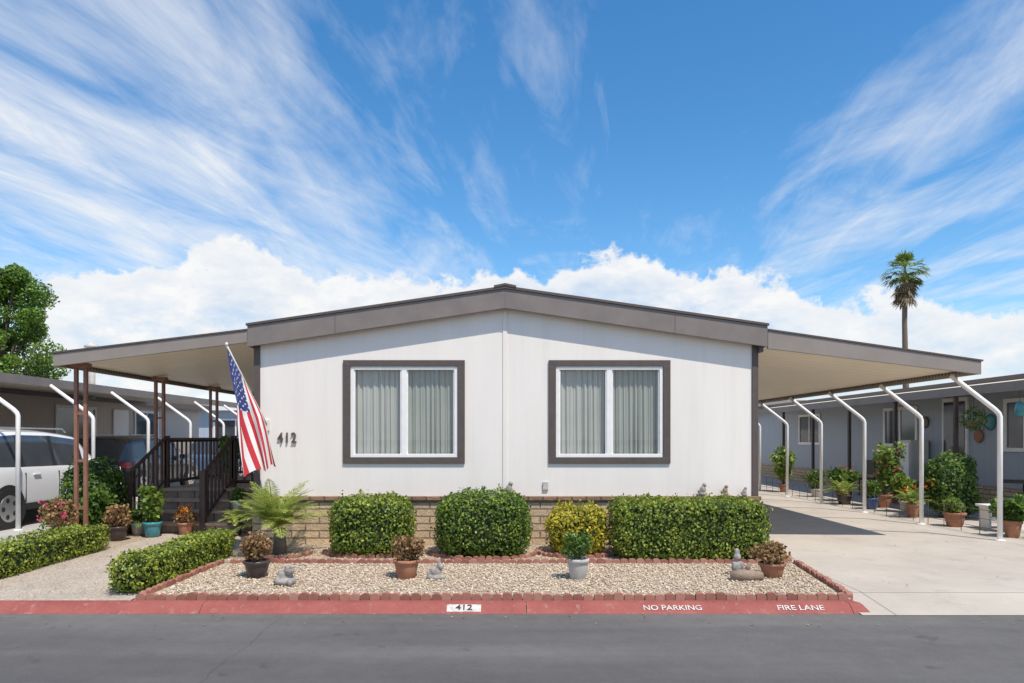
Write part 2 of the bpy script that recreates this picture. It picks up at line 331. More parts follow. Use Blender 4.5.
def potted(x,y,r,h,pm,kind,fh,fr,lm,n=900,size=.045,z=0,name='potted_plant',flowers=None):
    E=empty(name); pot(E,x,y,z,r,h,pm)
    if kind=='bush':
        a=[clump((x+random.uniform(-.45,.45)*fr,y+random.uniform(-.45,.45)*fr,z+h+fh*random.uniform(.2,.85)),fr*random.uniform(.32,.6),n//8,size,(1,1,.8*fh/(2*fr)*1.3)) for _ in range(8)]
        a.append(clump((x,y,z+h+fh*.38),fr*.75,n//4,size,(1,1,fh/(2*fr))))
        quads('leaves',np.concatenate(a),lm,E)
        for k in range(5):
            an=random.uniform(0,6.28); tube('stem',[(x,y,z+h*.85),(x+math.cos(an)*fr*.5,y+math.sin(an)*fr*.5,z+h+fh*.6)],.007,M_bark,E,5)
    elif kind=='tall':
        a=[]
        for k in range(7):
            an=random.uniform(0,6.28); rr=random.uniform(.1,.9)*fr; hh=fh*random.uniform(.6,1); tip=(x+math.cos(an)*rr,y+math.sin(an)*rr,z+h+hh)
            tube('stem',[(x,y,z+h*.85),(x+math.cos(an)*rr*.35,y+math.sin(an)*rr*.35,z+h+hh*.5),tip],[.012,.01,.006],M_bark,E,5)
            for t in np.linspace(.3,1,6):
                c=(x+math.cos(an)*rr*t,y+math.sin(an)*rr*t,z+h+hh*t); a.append(clump(c,fr*.32,n//42+1,size*2.0,w=.4))
        quads('leaves',np.concatenate(a),lm,E)
    elif kind=='spiky':
        o=[]
        for k in range(26): o+=frond_arrays((x,y,z+h*.9),random.uniform(0,6.28),fh*random.uniform(.7,1.1),random.uniform(.6,1.45),random.uniform(.8,2.0),fr*.3,14,.018)
        quads('fronds',np.array(o),lm,E)
    if flowers:
        a=[clump((x+random.uniform(-.8,.8)*fr,y-random.uniform(0,.8)*fr,z+h+fh*random.uniform(.4,1.0)),.03,12,.035) for _ in range(10)]
        quads('flowers',np.concatenate(a),flowers,E)
    return E
def blob(name,parts,m,vox=.012):
    bm=bmesh.new()
    for (cx,cy,cz,rx,ry,rz) in parts:
        mt=Matrix.Translation((cx,cy,cz))@Matrix.Diagonal((rx,ry,rz,1)); bmesh.ops.create_icosphere(bm,subdivisions=3,radius=1,matrix=mt)
    me=bpy.data.meshes.new(name); bm.to_mesh(me); bm.free(); me.materials.append(m); o=link(bpy.data.objects.new(name,me))
    r=o.modifiers.new('r','REMESH'); r.mode='VOXEL'; r.voxel_size=vox; r.use_smooth_shade=True
    s=o.modifiers.new('s','SMOOTH'); s.factor=.5; s.iterations=3
    return o
# ------------------------------------------------------------------ ground, road, kerb
sheet('ground',-600,600,-500,900,-.12,M_ground)
sheet('road',-200,200,-9,6.40,-.08,M_asph)
lot=empty('lot_paving')
box('neighbour_slab',-40,-6.95,6.46,60,-.11,0,M_slab,lot)
box('garden_base',-6.95,3.29,6.46,60,-.11,-.012,M_soil,lot)
sheet('entry_path',-5.55,-3.6,6.55,11.3,.0,M_path,lot)
sheet('left_border',-6.95,-5.55,6.55,60,-.003,M_soil,lot)
sheet('porch_slab',-6.1,-3.66,11.31,30,-.001,M_slab,lot)
dw=empty('driveway')
mesh('concrete_apron_and_drive',[(3.30,6.30,-.076),(40,6.30,-.076),(40,6.95,0),(3.30,6.95,0),(40,60,0),(3.30,60,0)],[(0,1,2,3),(3,2,4,5)],M_drive,dw)
curb=empty('red_curb')
cp=[(6.355,-.11),(6.355,-.078),(6.37,-.066),(6.44,-.012),(6.47,0),(6.545,.002),(6.545,-.11)]
def curbseg(x0,x1,sk=0):
    n=len(cp); v=[(x0,y,z) for y,z in cp]+[(x1-sk*(y-6.35),y,z) for y,z in cp]
    f=[tuple(range(n)),tuple(range(2*n-1,n-1,-1))]+[(i,(i+1)%n,n+(i+1)%n,n+i) for i in range(n)]
    mesh('curb_section',v,f,M_redcurb,curb,recalc=True)
xs=[-40]+[ -12+i*3.05 for i in range(6)]+[3.42]
for a,b in zip(xs[:-1],xs[1:]): curbseg(a+.003,b-.003,.5 if b==3.42 else 0)
slope=math.atan2(.054,.07)
def curbtext(t,x,size,m,sx=1.25):
    cu=bpy.data.curves.new(t,'FONT'); cu.body=t; cu.size=size; cu.align_x='CENTER'; cu.align_y='CENTER'; cu.offset=.001; cu.materials.append(m)
    o=bpy.data.objects.new('stencil_'+t.replace(' ','_').lower(),cu); link(o,curb)
    o.location=(x,6.405-.004,-.039+.005); o.rotation_euler=(slope,0,0); o.scale=(sx,1,1); return o
curbtext('NO PARKING',1.57,.08,M_marking,1.14); curbtext('FIRE LANE',2.77,.08,M_marking,1.22)
dn=Vector((0,-math.sin(slope),math.cos(slope))); du=Vector((0,math.cos(slope),math.sin(slope))); c0=Vector((-.385,6.405,-.039))
pl=[c0+Vector((sx*.16,0,0))+du*(sy*.042)+dn*.003 for sx,sy in((-1,-1),(1,-1),(1,1),(-1,1))]
mesh('address_patch',pl,[(0,1,2,3)],M_marking,curb)
o=curbtext('412',-.385,.082,M_black,1.3); o.location.z+=.004
# ------------------------------------------------------------------ gravel bed
gb=empty('gravel_bed'); mesh('gravel_base',[(-3.53,6.58,.005),(3.34,6.58,.005),(3.59,8.48,.005),(-3.5,8.48,.005)],[(0,1,2,3)],M_gravel_base,gb)
def pebbles(x0,x1,y0,y1,z,n,smin,smax,parent,sk=0):
    ico=bmesh.new(); bmesh.ops.create_icosphere(ico,subdivisions=1,radius=1); V=np.array([v.co[:] for v in ico.verts]); F=np.array([[v.index for v in f.verts] for f in ico.faces]); ico.free()
    nv=len(V); R=rng.uniform(smin,smax,(n,1)); sc=rng.uniform(.6,1.2,(n,3))*np.array([1,1,.65]); a=rng.uniform(0,6.28,n); ca,sa=np.cos(a),np.sin(a)
    W=V[None]*sc[:,None,:]*R[:,None,:]; X=W[...,0]*ca[:,None]-W[...,1]*sa[:,None]; Y=W[...,0]*sa[:,None]+W[...,1]*ca[:,None]
    py=rng.uniform(y0,y1,n); x1v=x1+sk*(py-y0)/(y1-y0); px=x0+(x1v-x0)*rng.uniform(0,1,n);pz=z+rng.uniform(0,.012,n)
    A=np.stack([X+px[:,None],Y+py[:,None],W[...,2]+pz[:,None]],-1).reshape(-1,3); FF=(F[None]+np.arange(n)[:,None,None]*nv).reshape(-1,3)
    me=bpy.data.meshes.new('pebbles'); me.vertices.add(len(A)); me.vertices.foreach_set('co',A.astype(np.float32).ravel()); me.loops.add(FF.size); me.loops.foreach_set('vertex_index',FF.astype(np.int32).ravel()); me.polygons.add(len(FF)); me.polygons.foreach_set('loop_start',np.arange(0,FF.size,3,dtype=np.int32)); me.update(calc_edges=True)
    me.polygons.foreach_set('use_smooth',[True]*len(me.polygons)); me.materials.append(M_pebble); link(bpy.data.objects.new('pebbles',me),parent)
pebbles(-3.48,3.28,6.65,8.40,.006,20000,.006,.017,gb,.24)
pb=empty('planting_bed'); sheet('bed_surface',-3.58,3.6,8.49,9.95,.009,M_soil,pb); pebbles(-3.56,3.5,8.55,9.9,.006,7000,.006,.015,pb)
for nm,xa,xb,ya,yb,n in(('leaf_litter',-3.4,3.4,6.7,9.8,420),('leaf_litter',3.7,8.8,7,20,160),('leaf_litter',-6.8,-3.7,6.6,11,160),('leaf_litter',-8,8,5.9,6.34,90)):
    P_=np.stack([rng.uniform(xa,xb,n),rng.uniform(ya,yb,n),np.full(n,.014 if yb>7 else -.074)],1); quads(nm,leaf_arrays(P_,np.tile([0,0,3.],(n,1)),.028),M_thatch,None)
def edging(path,w=.098,h=.06,name='brick_edging',th=.055):
    v=[];f=[]
    for (x0,y0),(x1,y1) in zip(path[:-1],path[1:]):
        L=math.hypot(x1-x0,y1-y0); n=max(1,round(L/w)); tx,ty=(x1-x0)/L,(y1-y0)/L
        for i in range(n):
            s=(i+.5)*L/n; cx,cy=x0+tx*s+random.uniform(-.004,.004),y0+ty*s+random.uniform(-.008,.008); hw=L/n*.475; hh=h+random.uniform(-.009,.009)
            prof=[(-hw,-.03),(hw,-.03)]+[(hw*math.cos(t),hh-.028+.028*math.sin(t)) for t in np.linspace(0,math.pi,7)]
            k=len(v); m=len(prof); nx,ny=-ty,tx
            for q in(-th/2,th/2):
                for a,z in prof: v.append((cx+tx*a+nx*q,cy+ty*a+ny*q,z))
            f.append(tuple(range(k,k+m))); f.append(tuple(range(k+2*m-1,k+m-1,-1)))
            for j in range(m): f.append((k+j,k+(j+1)%m,k+m+(j+1)%m,k+m+j))
    return mesh(name,v,f,M_redbrick,None,recalc=True)
edging([(-3.55,6.59),(3.3,6.59)]); edging([(3.35,6.64),(3.6,8.46)]); edging([(-3.55,6.68),(-3.5,8.46)]); edging([(-3.4,8.46),(3.5,8.46)])
edging([(3.57,8.55),(3.63,9.0),(3.63,9.6)])
def ring(cx,cy,rx,ry,a0=math.pi,a1=2*math.pi,n=10): 
    return [(cx+rx*math.cos(a),cy+ry*math.sin(a)) for a in np.linspace(a0,a1,n)]
edging(ring(-.29,9.15,.72,.5)); edging(ring(.97,9.2,.55,.42)); edging(ring(-3.0,9.1,.42,.42)); edging(ring(-1.78,9.2,.65,.42))

# ------------------------------------------------------------------ mobile home
H=empty('mobile_home'); W=9.95; XL,XR=-3.64,3.67
wins=[(-2.25,-.69,1.275,2.60),(.74,2.30,1.275,2.60)]
zb=.70; zr=lambda x: 3.55-abs(x)*.152
def wall_rect(x0,x1,z0,z1): return [(x0,W,z0),(x1,W,z0),(x1,W,z1),(x0,W,z1)]
v=[];f=[]
xsb=[XL,wins[0][0],wins[0][1],0,wins[1][0],wins[1][1],XR]; zsb=[zb,wins[0][2],wins[0][3]]
for i in range(6):
    for j in range(2):
        if i in(1,4) and j==1: continue
        k=len(v); v+=wall_rect(xsb[i],xsb[i+1],zsb[j],zsb[j+1]); f.append((k,k+1,k+2,k+3))
    k=len(v); a,b=xsb[i],xsb[i+1]; v+=[(a,W,zsb[2]),(b,W,zsb[2]),(b,W,zr(b)),(a,W,zr(a))]; f.append((k,k+1,k+2,k+3))
mesh('front_wall',v,f,M_wall,H)
M_wall_side=siding('white_siding_side',(.82,.765,.70),.305,.35,.022,1)
mesh('right_wall',[(XR,W,zb),(XR,28,zb),(XR,28,3.0),(XR,W,3.0)],[(0,1,2,3)],M_wall_side,H)
mesh('left_wall',[(XL,W,zb),(XL,28,zb),(XL,28,3.0),(XL,W,3.0)],[(3,2,1,0)],M_wall_side,H)
mesh('back_wall',[(XL,28,0),(XR,28,0),(XR,28,2.99),(0,28,3.5),(XL,28,2.99)],[(0,1,2,3,4)],M_wall,H)
box('floor_deck',XL+.01,XR-.01,W+.02,27.9,.55,.66,M_dark,H)
box('brick_skirting',XL-.02,XR+.02,W-.06,W+.10,-.05,.655,M_skirt,H,.006)
box('skirting_cap',XL-.03,XR+.03,W-.10,W+.0985,.6565,.712,M_cap,H,.006)
box('skirting_side_r',XR-.08,XR+.02,W+.1,28,-.05,.70,M_skirt,H); box('skirting_side_l',XL-.02,XL+.08,W+.1,28,-.05,.70,M_skirt,H)
box('corner_trim_l',XL-.015,XL+.075,W-.02,W+.03,.713,2.98,M_brown,H,.003); box('corner_trim_r',XR-.075,XR+.015,W-.02,W+.03,.713,2.98,M_brown,H,.003)
box('center_batten',-.032,.032,W-.013,W-.001,.713,3.5,M_wall,H,.003)
F0=9.80
for s,xe in((-1,-3.70),(1,3.77)):
    prism('gable_fascia',[(0,3.42),(0,3.70),(xe,3.165),(xe,2.865)],F0,F0+.04,M_fascia,H,.004)
    prism('drip_edge',[(0,3.702),(0,3.74),(xe*1.004,3.2),(xe*1.004,3.167)],F0-.02,F0+.05,M_brown,H)
    prism('roof_plane',[(0,3.60),(0,3.735),(xe,3.195),(xe,3.06)],F0+.051,28.2,M_roof,H)
    prism('soffit',[(0,3.50),(0,3.53),(xe,2.96),(xe,2.93)],F0+.041,W+.01,M_fascia,H)
    box('side_fascia',min(xe,xe-.03*s),max(xe,xe-.03*s),F0+.052,28.2,2.87,3.05,M_fascia,H)
    box('board_joint',s*2.44-.003,s*2.44+.003,F0-.0025,F0-.0005,3.42-2.44*.15+.012,3.70-2.44*.1447-.012,M_brown,H)
prism('ridge_cap',[(-.16,3.742),(0,3.775),(.16,3.742),(.16,3.71),(0,3.743),(-.16,3.71)],F0-.03,28.2,M_brown,H)
def window(x0,x1,z0,z1,E,cur):
    t=.105; y=W
    for n,a in(('trim_top',(x0-t,x1+t,z1,z1+t*.85)),('trim_bottom',(x0-t,x1+t,z0-t*.85,z0)),('trim_left',(x0-t,x0,z0,z1)),('trim_right',(x1,x1+t,z0,z1))):
        box(n,a[0],a[1],y-.03,y-.0015,a[2],a[3],M_brown,E,.004)
    fw=.05
    for n,a in(('frame_top',(x0,x1,z1-fw,z1)),('frame_bottom',(x0,x1,z0,z0+fw)),('frame_left',(x0,x0+fw,z0+fw,z1-fw)),('frame_right',(x1-fw,x1,z0+fw,z1-fw))):
        box(n,a[0],a[1],y-.012,y+.06,a[2],a[3],M_white,E,.004)
    xm=(x0+x1)/2; box('mullion',xm-.038,xm+.038,y-.008,y+.055,z0+fw,z1-fw,M_white,E,.004)
    for a,b,yy in((x0+fw,xm-.038,y+.012),(xm+.038,x1-fw,y+.02)):
        fr=.018
        box('sash',a,a+fr,yy-.01,yy+.012,z0+fw,z1-fw,M_white,E);box('sash',b-fr,b,yy-.01,yy+.012,z0+fw,z1-fw,M_white,E)
        mesh('glass',[(a,yy,z0+fw),(b,yy,z0+fw),(b,yy,z1-fw),(a,yy,z1-fw)],[(0,1,2,3)],M_glass,E)
    for k,(a,b,mm) in enumerate(((x0-.05,xm+.0,cur[0]),(xm+.0,x1+.05,cur[1]))):
        n=200; v=[];f=[]
        for i in range(n+1):
            u=i/n; xx=a+(b-a)*u; ph=u*2*math.pi*(8.5+k*1.3)+math.sin(u*9+k*2)*1.9
            for j,zz in enumerate((z0-.1,z0+.5,z1+.05)):
                am=(.024,.021,.013)[j]*(.75+.35*math.sin(u*13+k)); v.append((xx+math.cos(ph)*.006*j,y+.105+am*math.sin(ph+.12*j)+.006*math.sin(ph*2.7),zz))
        for i in range(n):
            for j in range(2): f.append((i*3+j,(i+1)*3+j,(i+1)*3+j+1,i*3+j+1))
        mesh('curtain',v,f,mm,E,smooth=True)
    box('room_backing',x0-.1,x1+.1,y+.25,y+.26,z0-.2,z1+.1,M_dark,E)
window(*wins[0],H,(M_curtain2,M_curtain)); window(*wins[1],H,(M_curtain2,M_curtain))
cu=bpy.data.curves.new('num','FONT'); cu.body='412'; cu.size=.21; cu.extrude=.010; cu.offset=.003; cu.space_character=1.2; cu.materials.append(M_brown)
o=bpy.data.objects.new('house_number',cu); link(o,H); o.location=(-3.31,W-.02,1.49); o.rotation_euler=(math.pi/2,0,0); o.scale=(.78,1,1)
box('outlet_cover',.55,.63,W-.03,W-.002,.80,.92,M_greypot,H,.006)

# ------------------------------------------------------------------ carport (right) and awning (left)
def bent_posts(E,xb,xt,ztop,ys,zbend,m):
    for yy in ys:
        pts=[(xb,yy,0),(xb,yy,zbend-.05),(xb-.02*np.sign(xb-xt),yy,zbend),(xb-.08*np.sign(xb-xt),yy,zbend+.06),(xt,yy,ztop)]
        tube('post',pts,.036,m,E,10); lathe('post_base',[(.075,0),(.075,.012),(.045,.02)],xb,yy,.0,m,E,14)
C=empty('carport')
prism('front_fascia',[(3.775,2.84),(3.775,3.10),(6.84,2.655),(6.84,2.47)],F0+.006,F0+.045,M_fascia2,C,.004)
prism('front_drip',[(3.775,3.102),(3.775,3.125),(6.86,2.68),(6.86,2.657)],F0-.008,F0+.05,M_brown,C)
prism('roof_pan',[(3.68,2.93),(3.68,3.08),(6.80,2.63),(6.80,2.56)],F0+.051,21,[M_under],C)
box('outer_beam',6.80,6.85,F0+.05,21,2.475,2.66,M_fascia2,C)
v=[];f=[]
for i in range(140):
    y0=F0+.06+i*.08; k=len(v); v+=[(6.795,y0,2.57),(6.795,y0+.04,2.50),(6.795,y0+.08,2.57)]; f.append((k,k+1,k+2))
mesh('pan_edge',v,f,M_brown,C)
box('wall_ledger',3.672,3.73,F0+.06,21,2.80,2.94,M_brown,C)
bent_posts(C,7.5,6.76,2.5,[10.35+1.95*i for i in range(6)],1.93,M_white)
A=empty('porch_awning')
prism('front_fascia',[(-3.705,2.93),(-3.705,3.10),(-6.49,2.765),(-6.49,2.585)],F0+.006,F0+.045,M_fascia2,A,.004)
prism('front_drip',[(-3.705,3.102),(-3.705,3.125),(-6.51,2.79),(-6.51,2.767)],F0-.008,F0+.05,M_brown,A)
prism('roof_pan',[(-3.65,2.96),(-3.65,3.09),(-6.45,2.74),(-6.45,2.66)],F0+.051,21,[M_under],A)
box('outer_beam',-6.50,-6.45,F0+.05,21,2.59,2.77,M_fascia2,A)
v=[];f=[]
for i in range(140):
    y0=F0+.06+i*.08; k=len(v); v+=[(-6.445,y0,2.67),(-6.445,y0+.04,2.60),(-6.445,y0+.08,2.67)]; f.append((k,k+1,k+2))
mesh('pan_edge',v,f,M_brown,A)
for yy in(10.1,12.4,14.7,17.0):
    for dx in(-.07,.07): box('awning_post',-6.27+dx-.025,-6.27+dx+.025,yy-.025,yy+.025,0,2.665,M_post,A,.004)
    for zz in(.5,1.2,1.9): box('post_tie',-6.27-.045,-6.27+.045,yy-.012,yy+.012,zz,zz+.04,M_post,A)
    box('post_top',-6.40,-6.14,yy-.05,yy+.05,2.60,2.66,M_post,A)
# ------------------------------------------------------------------ porch
P=empty('porch')
M_step=mat('painted_step',(.46,.32,.23),.75,.2,8,.2,40); M_riser=brickmat('riser_block',(.40,.29,.21),(.33,.24,.17),(.16,.12,.09),.3,.16)
for i in range(4):
    z=.165*(i+1); y0=11.2+.30*i
    box('tread',-6.12,-4.0,y0-.03,y0+.30,z-.045,z,M_step,P,.006); box('riser',-6.08,-4.03,y0,y0+.02,z-.165,z-.048,M_riser,P)
    box('riser_fill',-6.08,-4.03,y0+.021,12.4,z-.165,z-.05,M_riser,P)
box('deck',-6.12,-3.68,12.41,18,.60,.66,M_deck,P,.006); box('deck_skirt',-6.08,-3.7,12.44,17.9,0,.59,M_brown,P)
def rail(a,b,n,hgt=.86):
    a=Vector(a);b=Vector(b); d=(b-a)
    v,f=tube_geo([a+Vector((0,0,hgt)),b+Vector((0,0,hgt))],.04,4); mesh('top_rail',v,f,M_rail,P,recalc=True)
    v,f=tube_geo([a+Vector((0,0,.1)),b+Vector((0,0,.1))],.03,4); mesh('bottom_rail',v,f,M_rail,P,recalc=True)
    for i in range(n+1):
        p=a+d*(i/n); box('baluster',p.x-.015,p.x+.015,p.y-.015,p.y+.015,p.z+.1,p.z+hgt,M_rail,P)
def newel(x,y,z,h=.98): box('newel',x-.045,x+.045,y-.045,y+.045,z,z+h,M_rail,P,.006)
for xx in(-6.17,-4.95):
    rail((xx,11.22,.12),(xx,12.42,.70),8); newel(xx,11.2,0,1.02); newel(xx,12.45,.45,1.15)
rail((-6.17,12.5,.66),(-6.17,17.9,.66),30); rail((-4.9,12.45,.66),(-3.72,12.45,.66),8); rail((-6.1,17.9,.66),(-3.8,17.9,.66),14)
for yy in(15,17.9): newel(-6.17,yy,.6,1.0)
# ------------------------------------------------------------------ flag
Fg=empty('american_flag'); tip=Vector((-3.62,8.88,2.76)); base=Vector((-3.46,W-.02,1.74))
M_pole=mat('flag_pole',(.7,.68,.62),.35,.05); M_fr=mat('flag_red',(.50,.03,.04),.8,.1,5,.2,200); M_fw=mat('flag_white',(.75,.74,.72),.8,.05,5,.2,200); M_fb=mat('flag_blue',(.03,.05,.20),.8,.1,5,.2,200)
tube('pole',[base,tip],.013,M_pole,Fg); lathe('finial',[(.0,0),(.018,.012),(.02,.03),(.01,.05),(0,.052)],tip.x,tip.y,tip.z-.01,M_pole,Fg,12)
box('bracket',base.x-.03,base.x+.03,W-.04,W-.002,base.z-.08,base.z+.08,M_pole,Fg,.004)
NU,NV=70,39; hoB=tip.lerp(base,.60); v=[];f=[];mi=[]
for j in range(NV+1):
    t=j/NV
    h=tip.lerp(hoB,t*.97+.02)
    bot=Vector((-3.42,9.0,1.06)).lerp(Vector((-3.19,9.62,1.18)),t)
    for i in range(NU+1):
        u=i/NU; p=h.lerp(bot,u); sag=math.sin(u*math.pi)
        p.x+=-.05*sag*(1-t)+.04*sag*t+ .05*math.sin(t*9+u*3.0)*min(1,u*2.2); p.y+=.09*math.sin(t*13+u*2.5+.6)*min(1,u*1.8); p.z-=.05*sag*math.sin(t*6)+.03*u*math.sin(t*14)
        v.append(p)
for j in range(NV):
    for i in range(NU):
        f.append((j*(NU+1)+i,j*(NU+1)+i+1,(j+1)*(NU+1)+i+1,(j+1)*(NU+1)+i)); 
        if j<21 and i<28: mi.append(1 if ((j%4==2 and i%5==2) or (j%4==0 and i%5==4 and j>0)) else 2)
        else: mi.append(0 if (j//3)%2==0 else 1)
mesh('cloth',v,f,[M_fr,M_fw,M_fb],Fg,smooth=True,mi=mi)
# ------------------------------------------------------------------ shrubs
hedge('clipped_shrub',-1.78,9.15,.0,.54,.42,.79,4.0,M_hedge2,8500,.038,11,.04)
hedge('clipped_shrub',-.29,9.1,.0,.62,.45,.85,3.5,M_hedge,10500,.038,12,.04)
hedge('golden_shrub',.97,9.2,.0,.41,.36,.66,2.7,M_yel,5500,.04,13,.06)
hedge('boxwood_hedge',2.39,8.98,.0,.99,.40,.76,7,M_hedge2,15000,.038,14,.04)
hedge('low_box_hedge',-3.78,7.95,.0,.20,1.22,.36,6,M_low,9500,.035,15,.03,spr=False)
hedge('low_box_hedge',-5.78,8.05,.0,.25,1.65,.37,6,M_low,11000,.035,16,.03,spr=False)
hedge('round_shrub',-6.55,10.9,.0,.42,.4,1.2,2.6,M_green,5500,.05,17,.06)
E=empty('young_date_palm'); o=[]
for k in range(58): o+=frond_arrays((-3.05+random.uniform(-.04,.04),9.1+random.uniform(-.04,.04),.34),k*2.399,random.uniform(.6,.88),random.uniform(.45,1.5),random.uniform(.5,1.7),.17,34,.012)
quads('fronds',np.array(o),M_olive,E); tube('trunk',[(-3.0,9.1,0),(-3.0,9.1,.36)],[.10,.07],M_bark,E,10)
# ------------------------------------------------------------------ pots in the bed
potted(-2.76,7.6,.14,.20,M_darkpot,'bush',.32,.21,M_red,1200,.04)
potted(-1.09,7.55,.14,.22,M_terra,'bush',.24,.23,M_red,1100,.04)
potted(.80,7.5,.12,.24,M_greypot,'bush',.26,.19,M_green,1000,.035)
potted(2.98,7.62,.14,.17,M_terra,'bush',.22,.25,M_red,1100,.04)
blob('stone_frog',[(-2.32,7.2,.05,.12,.10,.05),(-2.32,7.2,.11,.085,.07,.07),(-2.26,7.16,.17,.055,.05,.045),(-2.38,7.17,.06,.04,.06,.05),(-2.24,7.12,.05,.03,.05,.04),(-2.29,7.13,.215,.018,.018,.02),(-2.235,7.13,.21,.018,.018,.02)],M_stone)
blob('stone_rabbit',[(-.76,7.5,.03,.11,.07,.04),(-.76,7.5,.09,.07,.055,.06),(-.71,7.48,.15,.035,.035,.035),(-.715,7.49,.20,.012,.012,.05),(-.74,7.49,.195,.012,.012,.05),(-.83,7.5,.07,.03,.03,.03)],M_stone,.009)
blob('stone_gnome',[(2.62,7.72,.10,.06,.055,.09),(2.62,7.71,.21,.045,.045,.045),(2.62,7.715,.265,.03,.03,.05),(2.57,7.69,.12,.02,.03,.05),(2.67,7.69,.12,.02,.03,.05)],M_stone,.009)
lg=empty('driftwood_log'); v,f=tube_geo([(2.46,7.45,.05),(2.60,7.42,.065),(2.80,7.46,.05)],[.055,.07,.05],9); mesh('log',v,f,M_wood,lg,smooth=True,recalc=True); v,f=tube_geo([(2.62,7.44,.10),(2.66,7.42,.20)],[.03,.02],7); mesh('branch_stub',v,f,M_wood,lg,smooth=True,recalc=True)
for x,m,k in((2.86,M_stone,1),(3.18,M_wood,.85),(3.46,M_stone,.7),(.06,M_stone,1.1)):
    blob('ledge_figurine',[(x,9.87,.712+.038*k,.065*k,.035,.035*k),(x,9.87,.712+.098*k,.045*k,.035,.06*k),(x+.02*k,9.865,.712+.168*k,.032*k,.03,.032*k),(x-.055*k,9.87,.712+.073*k,.025*k,.02,.03*k)],m,.009)
# ------------------------------------------------------------------ pots on the left
potted(-6.35,9.75,.16,.24,M_terra,'bush',.42,.28,M_red,1300,.05,flowers=M_pink)
potted(-5.9,10.4,.15,.22,M_darkpot,'bush',.3,.22,M_red,1000,.05)
potted(-5.55,10.75,.14,.24,M_teal,'tall',.55,.24,M_lime,900,.05)
potted(-6.3,10.5,.15,.22,M_terra,'tall',.5,.25,M_green,900,.05)
potted(-5.9,11.0,.12,.2,M_greypot,'spiky',.45,.4,M_green)
potted(-6.6,10.1,.16,.26,M_greypot,'bush',.35,.25,M_green,1000,.05)
potted(-5.15,11.0,.12,.2,M_terra,'bush',.25,.18,M_red,600,.045,flowers=M_orange)
potted(-4.3,10.9,.12,.2,M_darkpot,'spiky',.4,.3,M_olive)
potted(-4.55,11.63,.1,.17,M_greypot,'bush',.2,.14,M_green,500,.04,z=.33)
potted(-5.2,12.9,.14,.24,M_terra,'tall',.6,.25,M_green,900,.05,z=.66)
# ------------------------------------------------------------------ plants on the right
random.seed(21)
rp=[(7.95,10.7,'tall',.35,.25,M_green,M_terra),(8.3,11.3,'bush',.3,.24,M_green,M_teal),(7.9,12.0,'bush',.25,.17,M_lime,M_terra),(8.0,13.4,'spiky',.5,.4,M_olive,M_terra),
(8.35,14.2,'tall',.5,.28,M_lime,M_greypot),(8.0,14.9,'bush',.35,.22,M_green,M_bluepot),(8.5,15.3,'tall',1.05,.4,M_lime,M_terra),(7.95,16.0,'spiky',.6,.45,M_olive,M_darkpot),
(8.3,16.8,'tall',.7,.35,M_green,M_terra),(8.2,18.0,'bush',.5,.3,M_green,M_greypot),(8.0,19.6,'tall',1.0,.4,M_lime,M_terra),(6.4,21.6,'tall',.9,.45,M_lime,M_greypot),(9.2,16.0,'bush',.6,.3,M_green,M_terra),(8.3,10.35,'bush',.35,.26,M_lime,M_greypot),(8.95,10.9,'tall',.7,.3,M_lime,M_bluepot)]
for i,(x,y,k,fh,fr,lm,pm) in enumerate(rp): potted(x,y,random.uniform(.12,.18),random.uniform(.2,.3),pm,k,fh,fr,lm,1200,.05,flowers=(M_pink if i%5==1 else M_orange if i%5==3 else None))
hedge('vine_shrub',8.75,13.4,.0,.46,.4,1.2,2.6,M_green,4000,.06,31,.12)
bn=empty('garden_bench')
box('seat',8.15,8.85,11.55,11.85,.38,.42,M_white,bn,.01)
for x in(8.2,8.75): box('leg',x,x+.05,11.58,11.82,0,.38,M_white,bn,.006)
box('stretcher',8.25,8.75,11.69,11.72,.15,.20,M_white,bn)
wf=empty('wire_fence')
for i in range(24):
    y=10.6+i*.45; tube('stake',[(7.68,y,0),(7.68,y,.42)],.006,M_brown,wf,5)
for z in(.12,.26,.40): tube('wire',[(7.68,10.6,z),(7.68,20.95,z)],.005,M_brown,wf,5)

